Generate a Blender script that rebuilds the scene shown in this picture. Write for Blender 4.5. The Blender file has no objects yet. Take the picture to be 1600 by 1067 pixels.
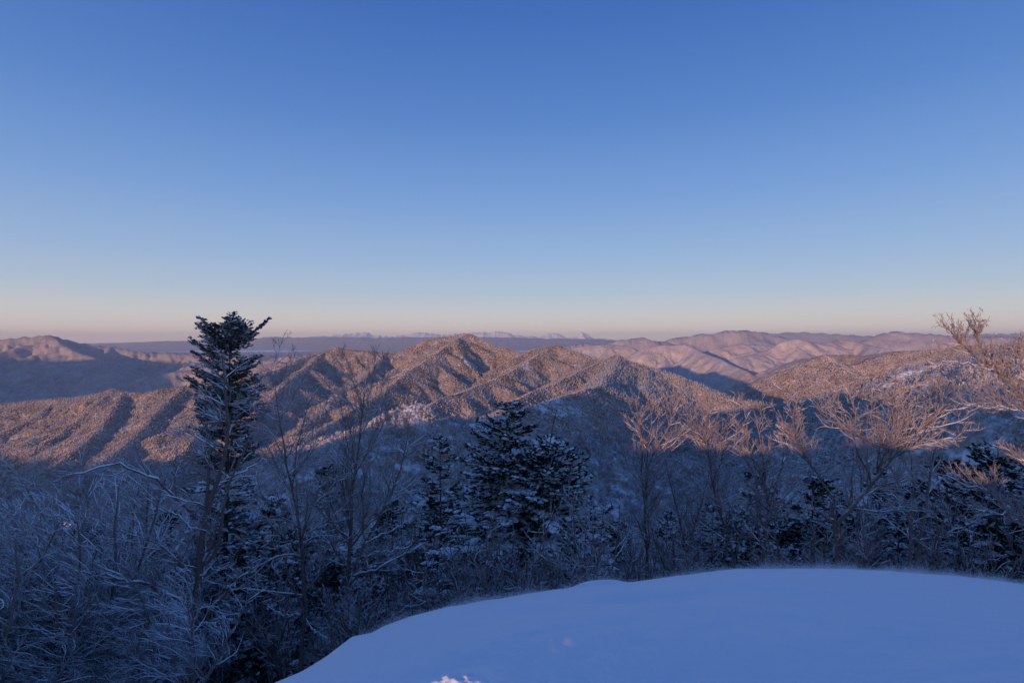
import bpy, math, random
import numpy as np
from mathutils import Vector

# ---------------------------------------------------------------- camera, sky, sun, exposure
S = bpy.context.scene
COL = S.collection
PI = math.pi
F = 889.0                      # focal length in pixels of the 1600 px wide photograph
HZ = 533.5                     # row of the true horizon
cam = bpy.data.cameras.new('camera'); cam.lens = 20.0; cam.sensor_width = 36.0
cam.clip_start = 0.05; cam.clip_end = 200000
co = bpy.data.objects.new('camera', cam); COL.objects.link(co)
co.location = (0, 0, 0); co.rotation_euler = (math.radians(90), 0, 0)
S.camera = co

SUN_AZ = math.radians(30)      # light travels forward and 30 degrees to the right
SUN_EL = math.radians(4.4)
L = Vector((math.sin(SUN_AZ)*math.cos(SUN_EL), math.cos(SUN_AZ)*math.cos(SUN_EL), -math.sin(SUN_EL)))
sl = bpy.data.lights.new('sun', 'SUN'); sl.energy = 4.0; sl.angle = math.radians(0.55); sl.color = (1.0, 0.56, 0.34)
so = bpy.data.objects.new('sun', sl); COL.objects.link(so)
so.rotation_euler = L.to_track_quat('-Z', 'Y').to_euler(); so.location = (-200, -300, 300)

W = bpy.data.worlds.new('World'); S.world = W; W.use_nodes = True
nt = W.node_tree; nt.nodes.clear()
wo = nt.nodes.new('ShaderNodeOutputWorld'); bg = nt.nodes.new('ShaderNodeBackground')
sky = nt.nodes.new('ShaderNodeTexSky'); sky.sky_type = 'NISHITA'; sky.sun_disc = False
sky.sun_elevation = SUN_EL; sky.sun_rotation = SUN_AZ + PI   # the sun stands opposite to where its light goes
sky.altitude = 1600; sky.air_density = 1.0; sky.dust_density = 0.3; sky.ozone_density = 3.0
bg.inputs['Strength'].default_value = 0.10
SKY_MIX = 0.85
tc = nt.nodes.new('ShaderNodeTexCoord'); sx = nt.nodes.new('ShaderNodeSeparateXYZ')
nt.links.new(tc.outputs['Generated'], sx.inputs[0])
rp = nt.nodes.new('ShaderNodeValToRGB'); nt.links.new(sx.outputs['Z'], rp.inputs[0])
def lin(c): return tuple(((v/255)/12.92 if v/255 <= 0.04045 else ((v/255+0.055)/1.055)**2.4) for v in c)
# twilight colours by the sine of the elevation: Earth's shadow, pink belt, pale band, deep blue
stops = [(0.0, (228,204,198)), (0.02, (224,207,198)), (0.045, (205,203,202)), (0.085, (173,190,208)), (0.14, (149,176,211)),
         (0.24, (116,154,208)), (0.36, (84,128,194)), (0.50, (60,104,178)), (0.75, (58,96,166)), (1.0, (56,92,160))]
els = rp.color_ramp.elements
while len(els) > 1: els.remove(els[-1])
els[0].position = 0
els[0].color = (*lin(stops[0][1]), 1)
for p, c in stops[1:]:
    e = els.new(p); e.color = (*lin(c), 1)
sc_ = nt.nodes.new('ShaderNodeMixRGB'); sc_.blend_type = 'MULTIPLY'; sc_.inputs[0].default_value = 1
sc_.inputs[2].default_value = (10, 10, 10, 1)
nt.links.new(rp.outputs[0], sc_.inputs[1])
mx = nt.nodes.new('ShaderNodeMixRGB'); mx.inputs[0].default_value = SKY_MIX
nt.links.new(sky.outputs[0], mx.inputs[1]); nt.links.new(sc_.outputs[0], mx.inputs[2])
nt.links.new(mx.outputs[0], bg.inputs['Color']); nt.links.new(bg.outputs[0], wo.inputs['Surface'])

S.view_settings.view_transform = 'Standard'; S.view_settings.look = 'None'
S.view_settings.exposure = 0.25; S.view_settings.gamma = 1
S.cycles.max_bounces = 4; S.cycles.diffuse_bounces = 2; S.cycles.volume_bounces = 0

# ---------------------------------------------------------------- helpers
def P(px, py, Y):
    """point at depth Y that stands at (px, py) of the photograph"""
    return np.array(((px-800)/F*Y, Y, (HZ-py)/F*Y))

def nodes(m):
    m.use_nodes = True; n = m.node_tree; n.nodes.clear()
    out = n.nodes.new('ShaderNodeOutputMaterial')
    return n, out
def mesh_obj(name, verts, faces, mat, parent=None, smooth=False, attr=None):
    """verts (n,3) array, faces (m,k) array of one size (3 or 4)"""
    verts = np.asarray(verts, dtype=np.float32); faces = np.asarray(faces, dtype=np.int32)
    me = bpy.data.meshes.new(name)
    me.vertices.add(len(verts)); me.vertices.foreach_set('co', verts.ravel())
    k = faces.shape[1]
    me.loops.add(faces.size); me.loops.foreach_set('vertex_index', faces.ravel())
    me.polygons.add(len(faces))
    me.polygons.foreach_set('loop_start', np.arange(0, faces.size, k, dtype=np.int32))
    if smooth: me.polygons.foreach_set('use_smooth', np.ones(len(faces), dtype=bool))
    if attr:
        for an, av in attr.items():
            a = me.attributes.new(an, 'FLOAT', 'POINT'); a.data.foreach_set('value', np.asarray(av, dtype=np.float32))
    me.update(calc_edges=True)
    me.materials.append(mat)
    o = bpy.data.objects.new(name, me); COL.objects.link(o)
    if parent: o.parent = parent
    return o
def tag(o, label=None, cat=None, group=None, kind=None):
    if label: o['label'] = label
    if cat: o['category'] = cat
    if group: o['group'] = group
    if kind: o['kind'] = kind
    return o

def _hash(ix, iy, seed):
    h = (ix*374761393 + iy*668265263 + seed*1442695041) & 0xffffffff
    h = ((h ^ (h >> 13))*1274126177) & 0xffffffff
    return (h ^ (h >> 16)) & 0xffff
def perlin(x, y, seed=0):
    x0 = np.floor(x); y0 = np.floor(y); fx = x-x0; fy = y-y0
    ix = x0.astype(np.int64); iy = y0.astype(np.int64)
    u = fx*fx*fx*(fx*(fx*6-15)+10); v = fy*fy*fy*(fy*(fy*6-15)+10)
    def g(dx, dy):
        a = _hash(ix+dx, iy+dy, seed)*(2*PI/65536)
        return np.cos(a)*(fx-dx)+np.sin(a)*(fy-dy)
    return ((g(0,0)*(1-u)+g(1,0)*u)*(1-v)+(g(0,1)*(1-u)+g(1,1)*u)*v)*1.5
def fbm(x, y, n=4, seed=0, ridged=False):
    s = 0; a = 1; t = 0
    for k in range(n):
        q = perlin(x*2**k, y*2**k, seed+k*17)
        s = s + a*((1-2*np.abs(q)) if ridged else q); t += a; a *= 0.5
    return s/t
def sstep(a, b, x):
    t = np.clip((x-a)/(b-a), 0, 1); return t*t*(3-2*t)

# ---------------------------------------------------------------- mountain terrain: ridges, spurs and their slopes
rnd = random.Random(11)
# each ridge: (points (px, py, depth), side slope, spur spacing, spur length, spur fall, levels of spurs)
RIDGES = [
 # left massif
 ([(-260,560,9300),(-120,538,9200),(0,530,9000),(40,526,9000),(78,523,9000),(100,533,8900),(130,540,8800),(175,541,8800),(215,549,8600),(260,550,8500),(300,553,8400),(345,557,8000),(400,562,7500),(450,566,7300)], .52, 700, 2300, .24, 2),
 ([(78,523,9000),(95,537,8500),(125,552,8000),(150,560,7600),(172,574,7000)], .6, 450, 900, .35, 1),
 ([(420,563,6500),(450,556,6500),(480,553,6600),(520,556,6800)], .45, 500, 900, .25, 1),
 ([(300,570,6000),(345,578,5600),(400,562,5600),(435,564,5500),(460,575,5200)], .45, 400, 900, .25, 1),
 # left brown hill running into the main massif
 ([(-260,650,2900),(-100,640,3000),(0,632,3000),(50,626,2980),(110,622,2950),(150,615,2920),(180,608,2900),(200,613,2900),(230,614,2880),(280,604,2860),(340,596,2900),(400,588,3000),(440,577,3200),(465,563,3400)], .56, 260, 900, .36, 3),
 ([(200,612,2900),(170,650,2550),(130,690,2250),(90,730,2000)], .55, 300, 300, .4, 1),
 ([(285,604,2860),(250,645,2500),(205,690,2200),(150,730,1950)], .55, 300, 300, .4, 1),
 ([(340,596,2900),(330,660,2300),(290,700,2000),(240,740,1800)], .55, 300, 300, .4, 1),
 # main massif
 ([(465,563,3400),(500,551,3600),(520,545,3600),(528,542,3600),(540,546,3600),(575,548,3600),(600,551,3600),(618,552,3600),(640,543,3600),(665,532,3600),(690,527,3600),(705,525,3600),(722,521,3600),(735,522,3600),(750,530,3560),(770,541,3500),(790,545,3450),(815,552,3350),(835,546,3250),(860,542,3200),(869,540,3200),(882,546,3150),(900,551,3080),(925,562,3000),(945,563,2900),(957,557,2820),(967,555,2780),(980,562,2740),(1000,569,2700),(1050,585,2560),(1100,605,2400),(1125,618,2300),(1170,628,2230),(1205,633,2200),(1260,650,2100)], .70, 270, 1000, .40, 3),
 ([(505,550,3600),(470,580,3150),(440,606,2800),(405,640,2450),(370,680,2100)], .6, 250, 380, .4, 1),
 ([(722,524,3600),(662,567,3050),(612,600,2700),(575,626,2450),(532,652,2200),(480,682,1950),(420,705,1800)], .62, 240, 420, .42, 1),
 ([(600,553,3600),(570,590,3050),(530,620,2700),(490,655,2350),(455,680,2150)], .6, 240, 380, .4, 1),
 ([(862,543,3200),(820,570,2900),(780,592,2650),(725,612,2420),(670,632,2200),(640,655,2000)], .62, 230, 400, .42, 1),
 ([(940,565,2900),(890,590,2550),(840,612,2300),(800,632,2050)], .6, 220, 350, .42, 1),
 ([(1000,569,2700),(1010,600,2350),(1030,632,2050),(1040,660,1850)], .55, 250, 250, .4, 0),
 # near front ridge and its knob
 ([(966,556,2780),(958,578,2500),(945,596,2220),(930,604,2000),(905,612,1820),(870,622,1680),(830,640,1560),(785,652,1500),(740,656,1450),(690,653,1400),(660,641,1360),(640,633,1350),(615,642,1330),(590,652,1290),(560,672,1200),(520,698,1100),(470,730,1000)], .56, 150, 420, .45, 3),
 # shaded valley to the right and its low ridges
 ([(1060,720,1500),(1130,690,1800),(1200,672,2100),(1260,668,2400)], .40, 200, 300, .4, 1),
 # right background
 ([(1000,547,6000),(1015,541,6000),(1037,539,6000),(1057,539,6000),(1072,537,6000),(1087,544,5800),(1102,552,5500),(1135,566,5000),(1165,582,4500)], .74, 300, 420, .48, 2),
 ([(880,549,6600),(900,543,6600),(920,540,6500),(940,539,6500),(962,539,6500),(987,543,6200),(1000,550,6000)], .70, 340, 600, .40, 2),
 ([(850,552,10500),(882,545,10500),(895,538,10500),(925,536,10500),(945,541,10300)], .45, 600, 1200, .25, 1),
 ([(1080,556,7200),(1112,546,7000),(1132,542,7000),(1162,538,7000),(1200,540,7000)], .66, 420, 800, .36, 2),
 ([(1150,560,5600),(1200,547,5900),(1222,534,6000),(1245,529,6000),(1262,532,5900),(1282,537,6000),(1307,531,6300),(1322,532,6200),(1350,538,6000),(1390,545,5600)], .74, 330, 600, .40, 2),
 ([(1215,572,4400),(1250,562,4200),(1287,554,4000),(1350,555,3800),(1400,549,3600),(1440,547,3500),(1500,541,3300),(1600,536,3000),(1750,530,2600)], .56, 240, 480, .40, 2),
 ([(1287,554,3800),(1312,575,3300),(1340,592,2900),(1370,612,2600)], .55, 300, 300, .4, 1),
 ([(1280,620,2400),(1350,592,2200),(1400,580,2000),(1440,570,1800),(1490,557,1600),(1540,552,1400),(1600,550,1200),(1720,548,900),(1900,548,700)], .56, 180, 280, .45, 2),
 ([(1330,537,9000),(1350,531,9000),(1375,521,9000),(1397,517,9000),(1412,519,9000),(1432,518,8900),(1450,521,8800),(1475,523,8500),(1600,526,8000),(1750,524,7000)], .58, 600, 1500, .28, 2),
 ([(940,537,11500),(950,535,11500),(975,530,11000),(1005,527,11000),(1020,531,11000),(1040,534,11000)], .45, 600, 1400, .25, 2),
 ([(1030,532,13000),(1062,527,13000),(1087,522,13000),(1112,520,13000),(1145,515,13000),(1175,516,13000),(1200,520,13000),(1225,527,13000),(1260,533,13000)], .5, 900, 2200, .24, 2),
 ([(1180,524,28000),(1200,521,28000),(1245,518,28000),(1282,520,28000),(1350,524,28000),(1420,527,28000),(1500,522,26000),(1620,520,26000),(1750,524,26000)], .35, 2000, 4000, .2, 1),
 # the ridge the camera stands on (crest behind the camera, shaped for its cast shadow, real coordinates)
 ('world', [(0,-4,-2.2),(30,-20,-1),(70,-15,4),(150,-10,8),(300,0,10),(500,50,-5),(800,200,-40),(1080,700,-22)], .56, 0, 0, 0, 0),
 ('world', [(0,-4,-2.2),(-30,-25,-1),(-110,-60,-10),(-280,-30,-42),(-430,0,-75),(-670,0,-70),(-800,0,-5),(-1020,0,-100),(-1700,0,-185),(-2390,0,-225),(-3250,0,-250),(-5000,300,-300)], .56, 0, 0, 0, 0),
 ('world', [(-10500,3500,120),(-9000,2500,250),(-7500,1800,235),(-6200,1000,140)], .4, 0, 0, 0, 0),  # separate off-frame ridge, added to shade the left massif
]
SEG = []   # (a, b, slope)
def add_ridge(pts, slope, spacing, length, fall, levels, lvl=0, side=None):
    for a, b in zip(pts[:-1], pts[1:]): SEG.append((a, b, slope, lvl))
    if levels <= 0 or spacing <= 0: return
    acc = spacing*rnd.uniform(.2, .8); sgn = 1
    for a, b in zip(pts[:-1], pts[1:]):
        d = np.array(b)-np.array(a); l = math.hypot(d[0], d[1])
        if l < 1: continue
        pos = acc
        while pos < l:
            t = pos/l; q = np.array(a)+d*t
            for sd in ((1, -1) if lvl == 0 else (sgn,)):
                ang = math.atan2(d[1], d[0]) + sd*math.radians(rnd.uniform(55, 95) if lvl == 0 else rnd.uniform(40, 70))
                ln = length*rnd.uniform(.4, 1.4); n = 4 if lvl == 0 else 3
                pp = [q-np.array((0, 0, 3+lvl*4))]; z = q[2]; c = q.copy()
                for k in range(n):
                    ang += rnd.uniform(-.28, .28)
                    st = ln/n
                    c = c+np.array((math.cos(ang)*st, math.sin(ang)*st, -st*fall*rnd.uniform(.6, 1.5)))
                    pp.append(c.copy())
                add_ridge(pp, slope*1.05, spacing*.62, length*.36, fall*1.15, levels-1, lvl+1)
            sgn = -sgn
            pos += spacing*rnd.uniform(.4, 1.8)
        acc = pos-l
for r in RIDGES:
    if r[0] == 'world': pts = [np.array(p, dtype=float) for p in r[1]]; rest = r[2:]
    else: pts = [P(*p) for p in r[0]]; rest = r[1:]
    add_ridge(pts, *rest)

FLOOR_NEAR, FLOOR_FAR = -620., -640.
def near_params(th):
    """snow crown round the camera: sight-line slope and distance of its crest for an azimuth"""
    px = 800+F*np.tan(np.clip(th, -1.2, 1.2))
    xs = [-200,200,430,470,510,550,580,600,640,700,760,860,905,935,980,1040,1100,1150,1250,1330,1400,1500,1600,1750,2200]
    ys = [1500,1230,1067,1050,1026,996,990,979,965,950,937,922,917,914,911,902,895,889,888,889,893,902,914,935,980]
    ysil = np.interp(px, xs, ys)
    m = (ysil-HZ)/F*np.cos(th)
    Yc = np.interp(px, [0,430,600,800,1000,1300,1600,2200], [3.0,4.0,5.0,6.2,7.0,7.0,6.2,5.5])
    Rc = Yc/np.cos(np.clip(th, -1.2, 1.2))
    Rc = np.minimum(Rc, 9.5)
    back = sstep(0.9, 1.6, np.abs(th))
    m = m*(1-back)+0.18*back; Rc = Rc*(1-back)+14*back
    return m, Rc
def near_height(x, y):
    r = np.hypot(x, y); th = np.arctan2(x, y)
    m, Rc = near_params(th); K = 1.6/Rc**2
    Smax = np.where(np.abs(th) > 1.6, .30, .56)
    rl = Rc+np.maximum(Smax-m, 0)/(2*K)
    q = lambda r: -m*r-K*(r-Rc)**2
    z = np.where(r < rl, q(r), q(rl)-Smax*(r-rl))
    z = z+1.6*np.exp(-((x+4.3)/1.6)**4-((y+9)/4.)**2)  # unseen mound added behind the camera to shade the right-hand trees
    # unseen knoll added behind and to the left, to shade the near trees
    z = z+10.5*np.exp(-(((x+22)/9.5)**2)**2-((y+9)/8.)**2)
    return z
def height(x, y, rows=None):
    """terrain height at arrays x, y (any 2-D block); slow path used with the grid below"""
    raise NotImplementedError

# polar grid: fine in front of the camera, coarse elsewhere
fine = np.radians(np.arange(-47, 47.001, .095)); coarse = np.radians(np.arange(49, 311.1, 2.0))
TH = np.concatenate([fine, coarse])
R = np.concatenate([np.geomspace(38, 900, 260, endpoint=False), np.geomspace(900, 9500, 760, endpoint=False), np.geomspace(9500, 75000, 170)])
nT, nR = len(TH), len(R)
TT, RR = np.meshgrid(TH, R)
X = RR*np.sin(TT); Y = RR*np.cos(TT)
# bend the ridges a little
wx = fbm(X/420, Y/420, 3, 5)*42*sstep(300, 1500, RR); wy = fbm(X/420+31, Y/420+17, 3, 9)*42*sstep(300, 1500, RR)
XW = X+wx; YW = Y+wy
floor = FLOOR_NEAR+0*X
Z = floor.copy(); D = np.full_like(Z, 1e9)     # D: distance from the nearest crest (of the one that forms the surface)
thn = np.where(TH > PI, TH-2*PI, TH)
for a, b, slope, lvl in SEG:
    a = np.asarray(a, float); b = np.asarray(b, float)
    zt = max(a[2], b[2])
    if zt < -600: continue
    reach = (zt+620)/slope+60
    if lvl: reach = min(reach, (700, 330, 170)[lvl-1])
    c = (a+b)/2; rad = math.hypot(*(b-a)[:2])/2+reach
    rc = math.hypot(c[0], c[1])
    r0, r1 = rc-rad, rc+rad
    i0 = np.searchsorted(R, r0); i1 = np.searchsorted(R, r1)
    if i1 <= i0: continue
    if rad < rc*.95:
        h = math.asin(rad/rc); tc_ = math.atan2(c[0], c[1])
        dd = np.abs((thn-tc_+PI) % (2*PI)-PI) < h
        js = np.nonzero(dd)[0]
        if len(js) == 0: continue
        if js[-1]-js[0]+1 == len(js): blocks = [(js[0], js[-1]+1)]
        else:
            br = np.nonzero(np.diff(js) > 1)[0]; st = [0]+list(br+1); en = list(br+1)+[len(js)]
            blocks = [(js[s], js[e-1]+1) for s, e in zip(st, en)]
    else: blocks = [(0, nT)]
    for j0, j1 in blocks:
        x = XW[i0:i1, j0:j1]; y = YW[i0:i1, j0:j1]
        dx, dy = b[0]-a[0], b[1]-a[1]; l2 = dx*dx+dy*dy+1e-6
        t = np.clip(((x-a[0])*dx+(y-a[1])*dy)/l2, 0, 1)
        d = np.hypot(x-a[0]-t*dx, y-a[1]-t*dy)
        w = 6.0 if rc > 600 else 5.0
        z = a[2]+(b[2]-a[2])*t-slope*(np.sqrt(d*d+w*w)-w)
        zz = Z[i0:i1, j0:j1]; up = z > zz
        zz[up] = z[up]; dd_ = D[i0:i1, j0:j1]; dd_[up] = d[up]
# valley floors are rounded, and gullies and bumps cut the flanks
k = sstep(0, 1, np.clip((Z-FLOOR_NEAR)/140, 0, 1)); Z = np.where(Z < FLOOR_NEAR+140, FLOOR_NEAR+20+120*k*np.clip((Z-FLOOR_NEAR)/140,0,1), Z)
amp = np.clip(D/160, .06, 1)*sstep(60, 700, RR)
Z += amp*(fbm(X/230, Y/230, 5, 21, True)-.35)*46
Z += amp*fbm(X/60, Y/60, 3, 33)*7*(1-sstep(7000, 15000, RR))
Z += sstep(4300, 6500, RR)*(1-sstep(14000, 20000, RR))*np.clip(D/260, .08, 1)*(fbm(X/560, Y/560, 5, 51, True)-.35)*95
Z += fbm(X/22, Y/22, 2, 41)*1.6*sstep(60, 300, RR)*(1-sstep(2500, 4500, RR))
# own hill near the camera
ZN = near_height(X, Y)+fbm(X/9, Y/9, 3, 3)*.35
kb = sstep(45, 160, RR); Z = ZN*(1-kb)+Z*kb
ZG = Z

def ground(x, y):
    """height of the terrain at scalars or 1-D arrays x, y"""
    x = np.atleast_1d(np.asarray(x, float)); y = np.atleast_1d(np.asarray(y, float))
    r = np.hypot(x, y); th = np.arctan2(x, y); th = np.where(th < TH[0], th+2*PI, th)
    j = np.clip(np.searchsorted(TH, th)-1, 0, nT-2); i = np.clip(np.searchsorted(R, r)-1, 0, nR-2)
    fj = np.clip((th-TH[j])/(TH[j+1]-TH[j]), 0, 1); fi = np.clip((r-R[i])/(R[i+1]-R[i]), 0, 1)
    z = (ZG[i, j]*(1-fj)+ZG[i, j+1]*fj)*(1-fi)+(ZG[i+1, j]*(1-fj)+ZG[i+1, j+1]*fj)*fi
    return np.where(r < 40, near_surface(x, y), z)
def near_surface(x, y):
    z = near_height(x, y)
    r = np.hypot(x, y)
    z = z+fbm(x/9, y/9, 3, 3)*.35*sstep(9, 30, r)
    # wind drifts on the crown
    s = 1-sstep(9, 16, r)
    z = z+s*sstep(3.4, 4.6, r)*(1-sstep(5., 6.4, r))*.04*np.sin((x*.45+y*.9)*2*PI/1.3+3*fbm(x/1.6, y/1.6, 2, 91))*np.clip(.35+1.6*fbm(x/2.2, y/2.2, 2, 93), 0, 1)
    z = z+s*(fbm((x*.9+y*.35)/2.6, (y*.9-x*.35)/1.1, 3, 71)*.030+fbm(x/.5, y/.28, 2, 77)*.004)
    z = z+(1-sstep(3.0, 5.5, r))*fbm((x*.8+y*.6)/1.5, (y*.8-x*.6)/.75, 3, 181)*.05*np.interp(x/np.maximum(y, .3), [-.25, 0], [.3, 1])
    bx, by = 937, 6.75                              # the little bump on the crest
    cx, cy = (bx-800)/F*by, by
    z = z+.055*np.exp(-(((x-cx)/.27)**2+((y-cy)/.35)**2)**2)
    cx, cy = 95/F*2.95, 2.95; z = z+.142*np.exp(-(((x-.75)/.95)**2+((y-3.45)/.75)**2)**1.5)+.010*np.exp(-(((x-cx)/.7)**2+((y-cy)/.5)**2)**1.2)*(1+2.2*fbm(x/.12, y/.22, 4, 19))  # low rise added so the grazing sun lights a patch of snow
    for bx, by, w_, h_ in ((732, 2.76, .16, .055), (682, 2.68, .14, .035)):      # rough rime tufts in front of the feet
        g_ = np.exp(-(((x-(bx-800)/F*by)/w_)**2+((y-by)/.14)**2)**1.5)
        z = z+g_*(h_+fbm(x/.05, y/.03, 3, 83)*.012)
    return z
def grid_faces(nr, nt_, wrap):
    i = np.arange(nr-1)[:, None]*nt_; j = np.arange(nt_ if wrap else nt_-1)[None, :]; j2 = (j+1) % nt_
    return np.stack([i+j, i+nt_+j, i+nt_+j2, i+j2], -1).reshape(-1, 4)[:, ::-1]
# ---------------------------------------------------------------- materials of the land
def N(n, t, **kw):
    o = n.nodes.new(t)
    for k_, v in kw.items(): setattr(o, k_, v)
    return o
def noise_node(n, coord, scale, detail=3, rough=.55):
    t = N(n, 'ShaderNodeTexNoise'); t.inputs['Scale'].default_value = scale; t.inputs['Detail'].default_value = detail
    t.inputs['Roughness'].default_value = rough; n.links.new(coord, t.inputs['Vector']); return t
def ramp(n, src, stops):
    r = N(n, 'ShaderNodeValToRGB'); e = r.color_ramp.elements
    while len(e) > 1: e.remove(e[-1])
    e[0].position = stops[0][0]; c = stops[0][1]; e[0].color = (*(c if isinstance(c, tuple) else (c,)*3), 1)
    for p, c in stops[1:]:
        q = e.new(p); q.color = (*(c if isinstance(c, tuple) else (c,)*3), 1)
    n.links.new(src, r.inputs[0]); return r
def mix(n, f, a, b, mode='MIX'):
    m = N(n, 'ShaderNodeMixRGB', blend_type=mode)
    if isinstance(f, (int, float)): m.inputs[0].default_value = f
    else: n.links.new(f, m.inputs[0])
    for i_, v in ((1, a), (2, b)):
        if isinstance(v, tuple): m.inputs[i_].default_value = (*v, 1)
        else: n.links.new(v, m.inputs[i_])
    return m
def math_(n, op, a, b=None):
    m = N(n, 'ShaderNodeMath', operation=op)
    for i_, v in ((0, a), (1, b)):
        if v is None: continue
        if isinstance(v, (int, float)): m.inputs[i_].default_value = v
        else: n.links.new(v, m.inputs[i_])
    return m
def bsdf(n, out, rough=.9, spec=.2):
    b = N(n, 'ShaderNodeBsdfPrincipled'); b.inputs['Roughness'].default_value = rough
    b.inputs['Specular IOR Level'].default_value = spec
    n.links.new(b.outputs[0], out.inputs['Surface']); return b

def mountain_material():
    m = bpy.data.materials.new('snowy_wooded_mountain'); n, out = nodes(m)
    b = bsdf(n, out, .95, .05)
    g = N(n, 'ShaderNodeNewGeometry'); pos = g.outputs['Position']
    big = noise_node(n, pos, .0022, 4); mid = noise_node(n, pos, .012, 4, .6); tree = noise_node(n, pos, .075, 2, .7)
    vor = N(n, 'ShaderNodeTexVoronoi'); vor.inputs['Scale'].default_value = .085; n.links.new(pos, vor.inputs['Vector'])
    # bare rimed woods, brown to grey
    wood = ramp(n, mid.outputs['Fac'], [(.30, (.19,.130,.095)), (.5, (.32,.24,.19)), (.72, (.50,.43,.38))])
    # snow between the trunks
    sn = ramp(n, tree.outputs['Fac'], [(.50, 0.), (.66, 1.)])
    at = N(n, 'ShaderNodeAttribute'); at.attribute_name = 'snow'
    c1 = mix(n, math_(n, 'MULTIPLY', sn.outputs[0], .55).outputs[0], wood.outputs[0], (.66,.66,.68))
    # evergreens as dark crowns
    ev = ramp(n, vor.outputs['Distance'], [(.25, 1.), (.55, 0.)])
    em = ramp(n, big.outputs['Fac'], [(.48, 0.), (.60, 1.)])
    c2 = mix(n, math_(n, 'MULTIPLY', math_(n, 'MULTIPLY', ev.outputs[0], em.outputs[0]).outputs[0], .7).outputs[0], c1.outputs[0], (.07,.075,.06))
    # open snow where little grows (a snow field has a shape of its own)
    fl = noise_node(n, pos, .03, 6, .7)
    fs = math_(n, 'ADD', at.outputs['Fac'], math_(n, 'MULTIPLY', math_(n, 'SUBTRACT', fl.outputs['Fac'], .5).outputs[0], 2.2).outputs[0])
    fr = N(n, 'ShaderNodeMapRange'); fr.inputs['From Min'].default_value = .48; fr.inputs['From Max'].default_value = .72
    n.links.new(fs.outputs[0], fr.inputs['Value'])
    c3 = mix(n, fr.outputs[0], c2.outputs[0], (.80,.80,.82))
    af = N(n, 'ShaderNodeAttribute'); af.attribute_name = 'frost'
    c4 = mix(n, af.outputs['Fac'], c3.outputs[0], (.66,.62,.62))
    n.links.new(c4.outputs[0], b.inputs['Base Color'])
    bp = N(n, 'ShaderNodeBump'); bp.inputs['Strength'].default_value = .8; bp.inputs['Distance'].default_value = 5
    n.links.new(vor.outputs['Distance'], bp.inputs['Height']); bp.invert = True
    n.links.new(bp.outputs[0], b.inputs['Normal'])
    return m
def snow_material(name='packed_snow', grain=1.0):
    m = bpy.data.materials.new(name); n, out = nodes(m)
    b = bsdf(n, out, .75, .25)
    b.inputs['Base Color'].default_value = (.92,.93,.95,1)
    g = N(n, 'ShaderNodeNewGeometry')
    mp = N(n, 'ShaderNodeMapping'); mp.inputs['Scale'].default_value = (1, 2.4, 1); mp.inputs['Rotation'].default_value = (0,0,.35)
    n.links.new(g.outputs['Position'], mp.inputs['Vector'])
    a = noise_node(n, mp.outputs[0], 3.0, 6, .62); f = noise_node(n, g.outputs['Position'], 90., 2, .7)
    s = math_(n, 'ADD', math_(n, 'MULTIPLY', a.outputs['Fac'], .9).outputs[0], math_(n, 'MULTIPLY', f.outputs['Fac'], .10).outputs[0])
    bp = N(n, 'ShaderNodeBump'); bp.inputs['Strength'].default_value = .55*grain; bp.inputs['Distance'].default_value = .05
    n.links.new(s.outputs[0], bp.inputs['Height']); n.links.new(bp.outputs[0], b.inputs['Normal'])
    return m
M_MOUNT = mountain_material(); M_SNOW = snow_material()

# open snow: a few fields on the right, on the knob's shady side, along far summits
def patch(px, py, Y, rad, soft=.5):
    c = P(px, py, Y); d = np.hypot(X-c[0], Y_-c[1])/rad
    return 1-sstep(1-soft, 1+soft, d+fbm(X/(rad*.5), Y_/(rad*.5), 3, 55)*.7)
Y_ = Y
snow = np.zeros_like(Z)
for a in [(1490,560,1550,170), (1440,570,1800,130), (1580,555,1250,200), (1420,560,2600,170), (1400,558,3200,220), (1340,560,2700,130),
          (1235,545,5300,220), (1265,548,5200,180), (735,560,3200,70), (740,590,2750,90), (820,575,2900,60), 
          (1000,600,2300,60), (1320,570,3400,60), (1135,562,5000,90), (640,640,1340,45), (860,630,1640,90), (760,656,1450,80)]:
    snow = np.maximum(snow, patch(*a)*.62)
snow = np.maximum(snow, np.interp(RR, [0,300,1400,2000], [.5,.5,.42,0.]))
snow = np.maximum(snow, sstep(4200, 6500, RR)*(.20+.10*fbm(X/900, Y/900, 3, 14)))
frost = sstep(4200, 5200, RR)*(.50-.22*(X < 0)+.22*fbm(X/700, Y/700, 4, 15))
verts = np.stack([X, Y, Z], -1).reshape(-1, 3)
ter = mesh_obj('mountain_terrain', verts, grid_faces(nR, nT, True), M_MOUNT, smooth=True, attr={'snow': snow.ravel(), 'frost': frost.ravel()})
tag(ter, 'wooded mountain ridges and valleys under rime and snow', kind='structure')

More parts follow.
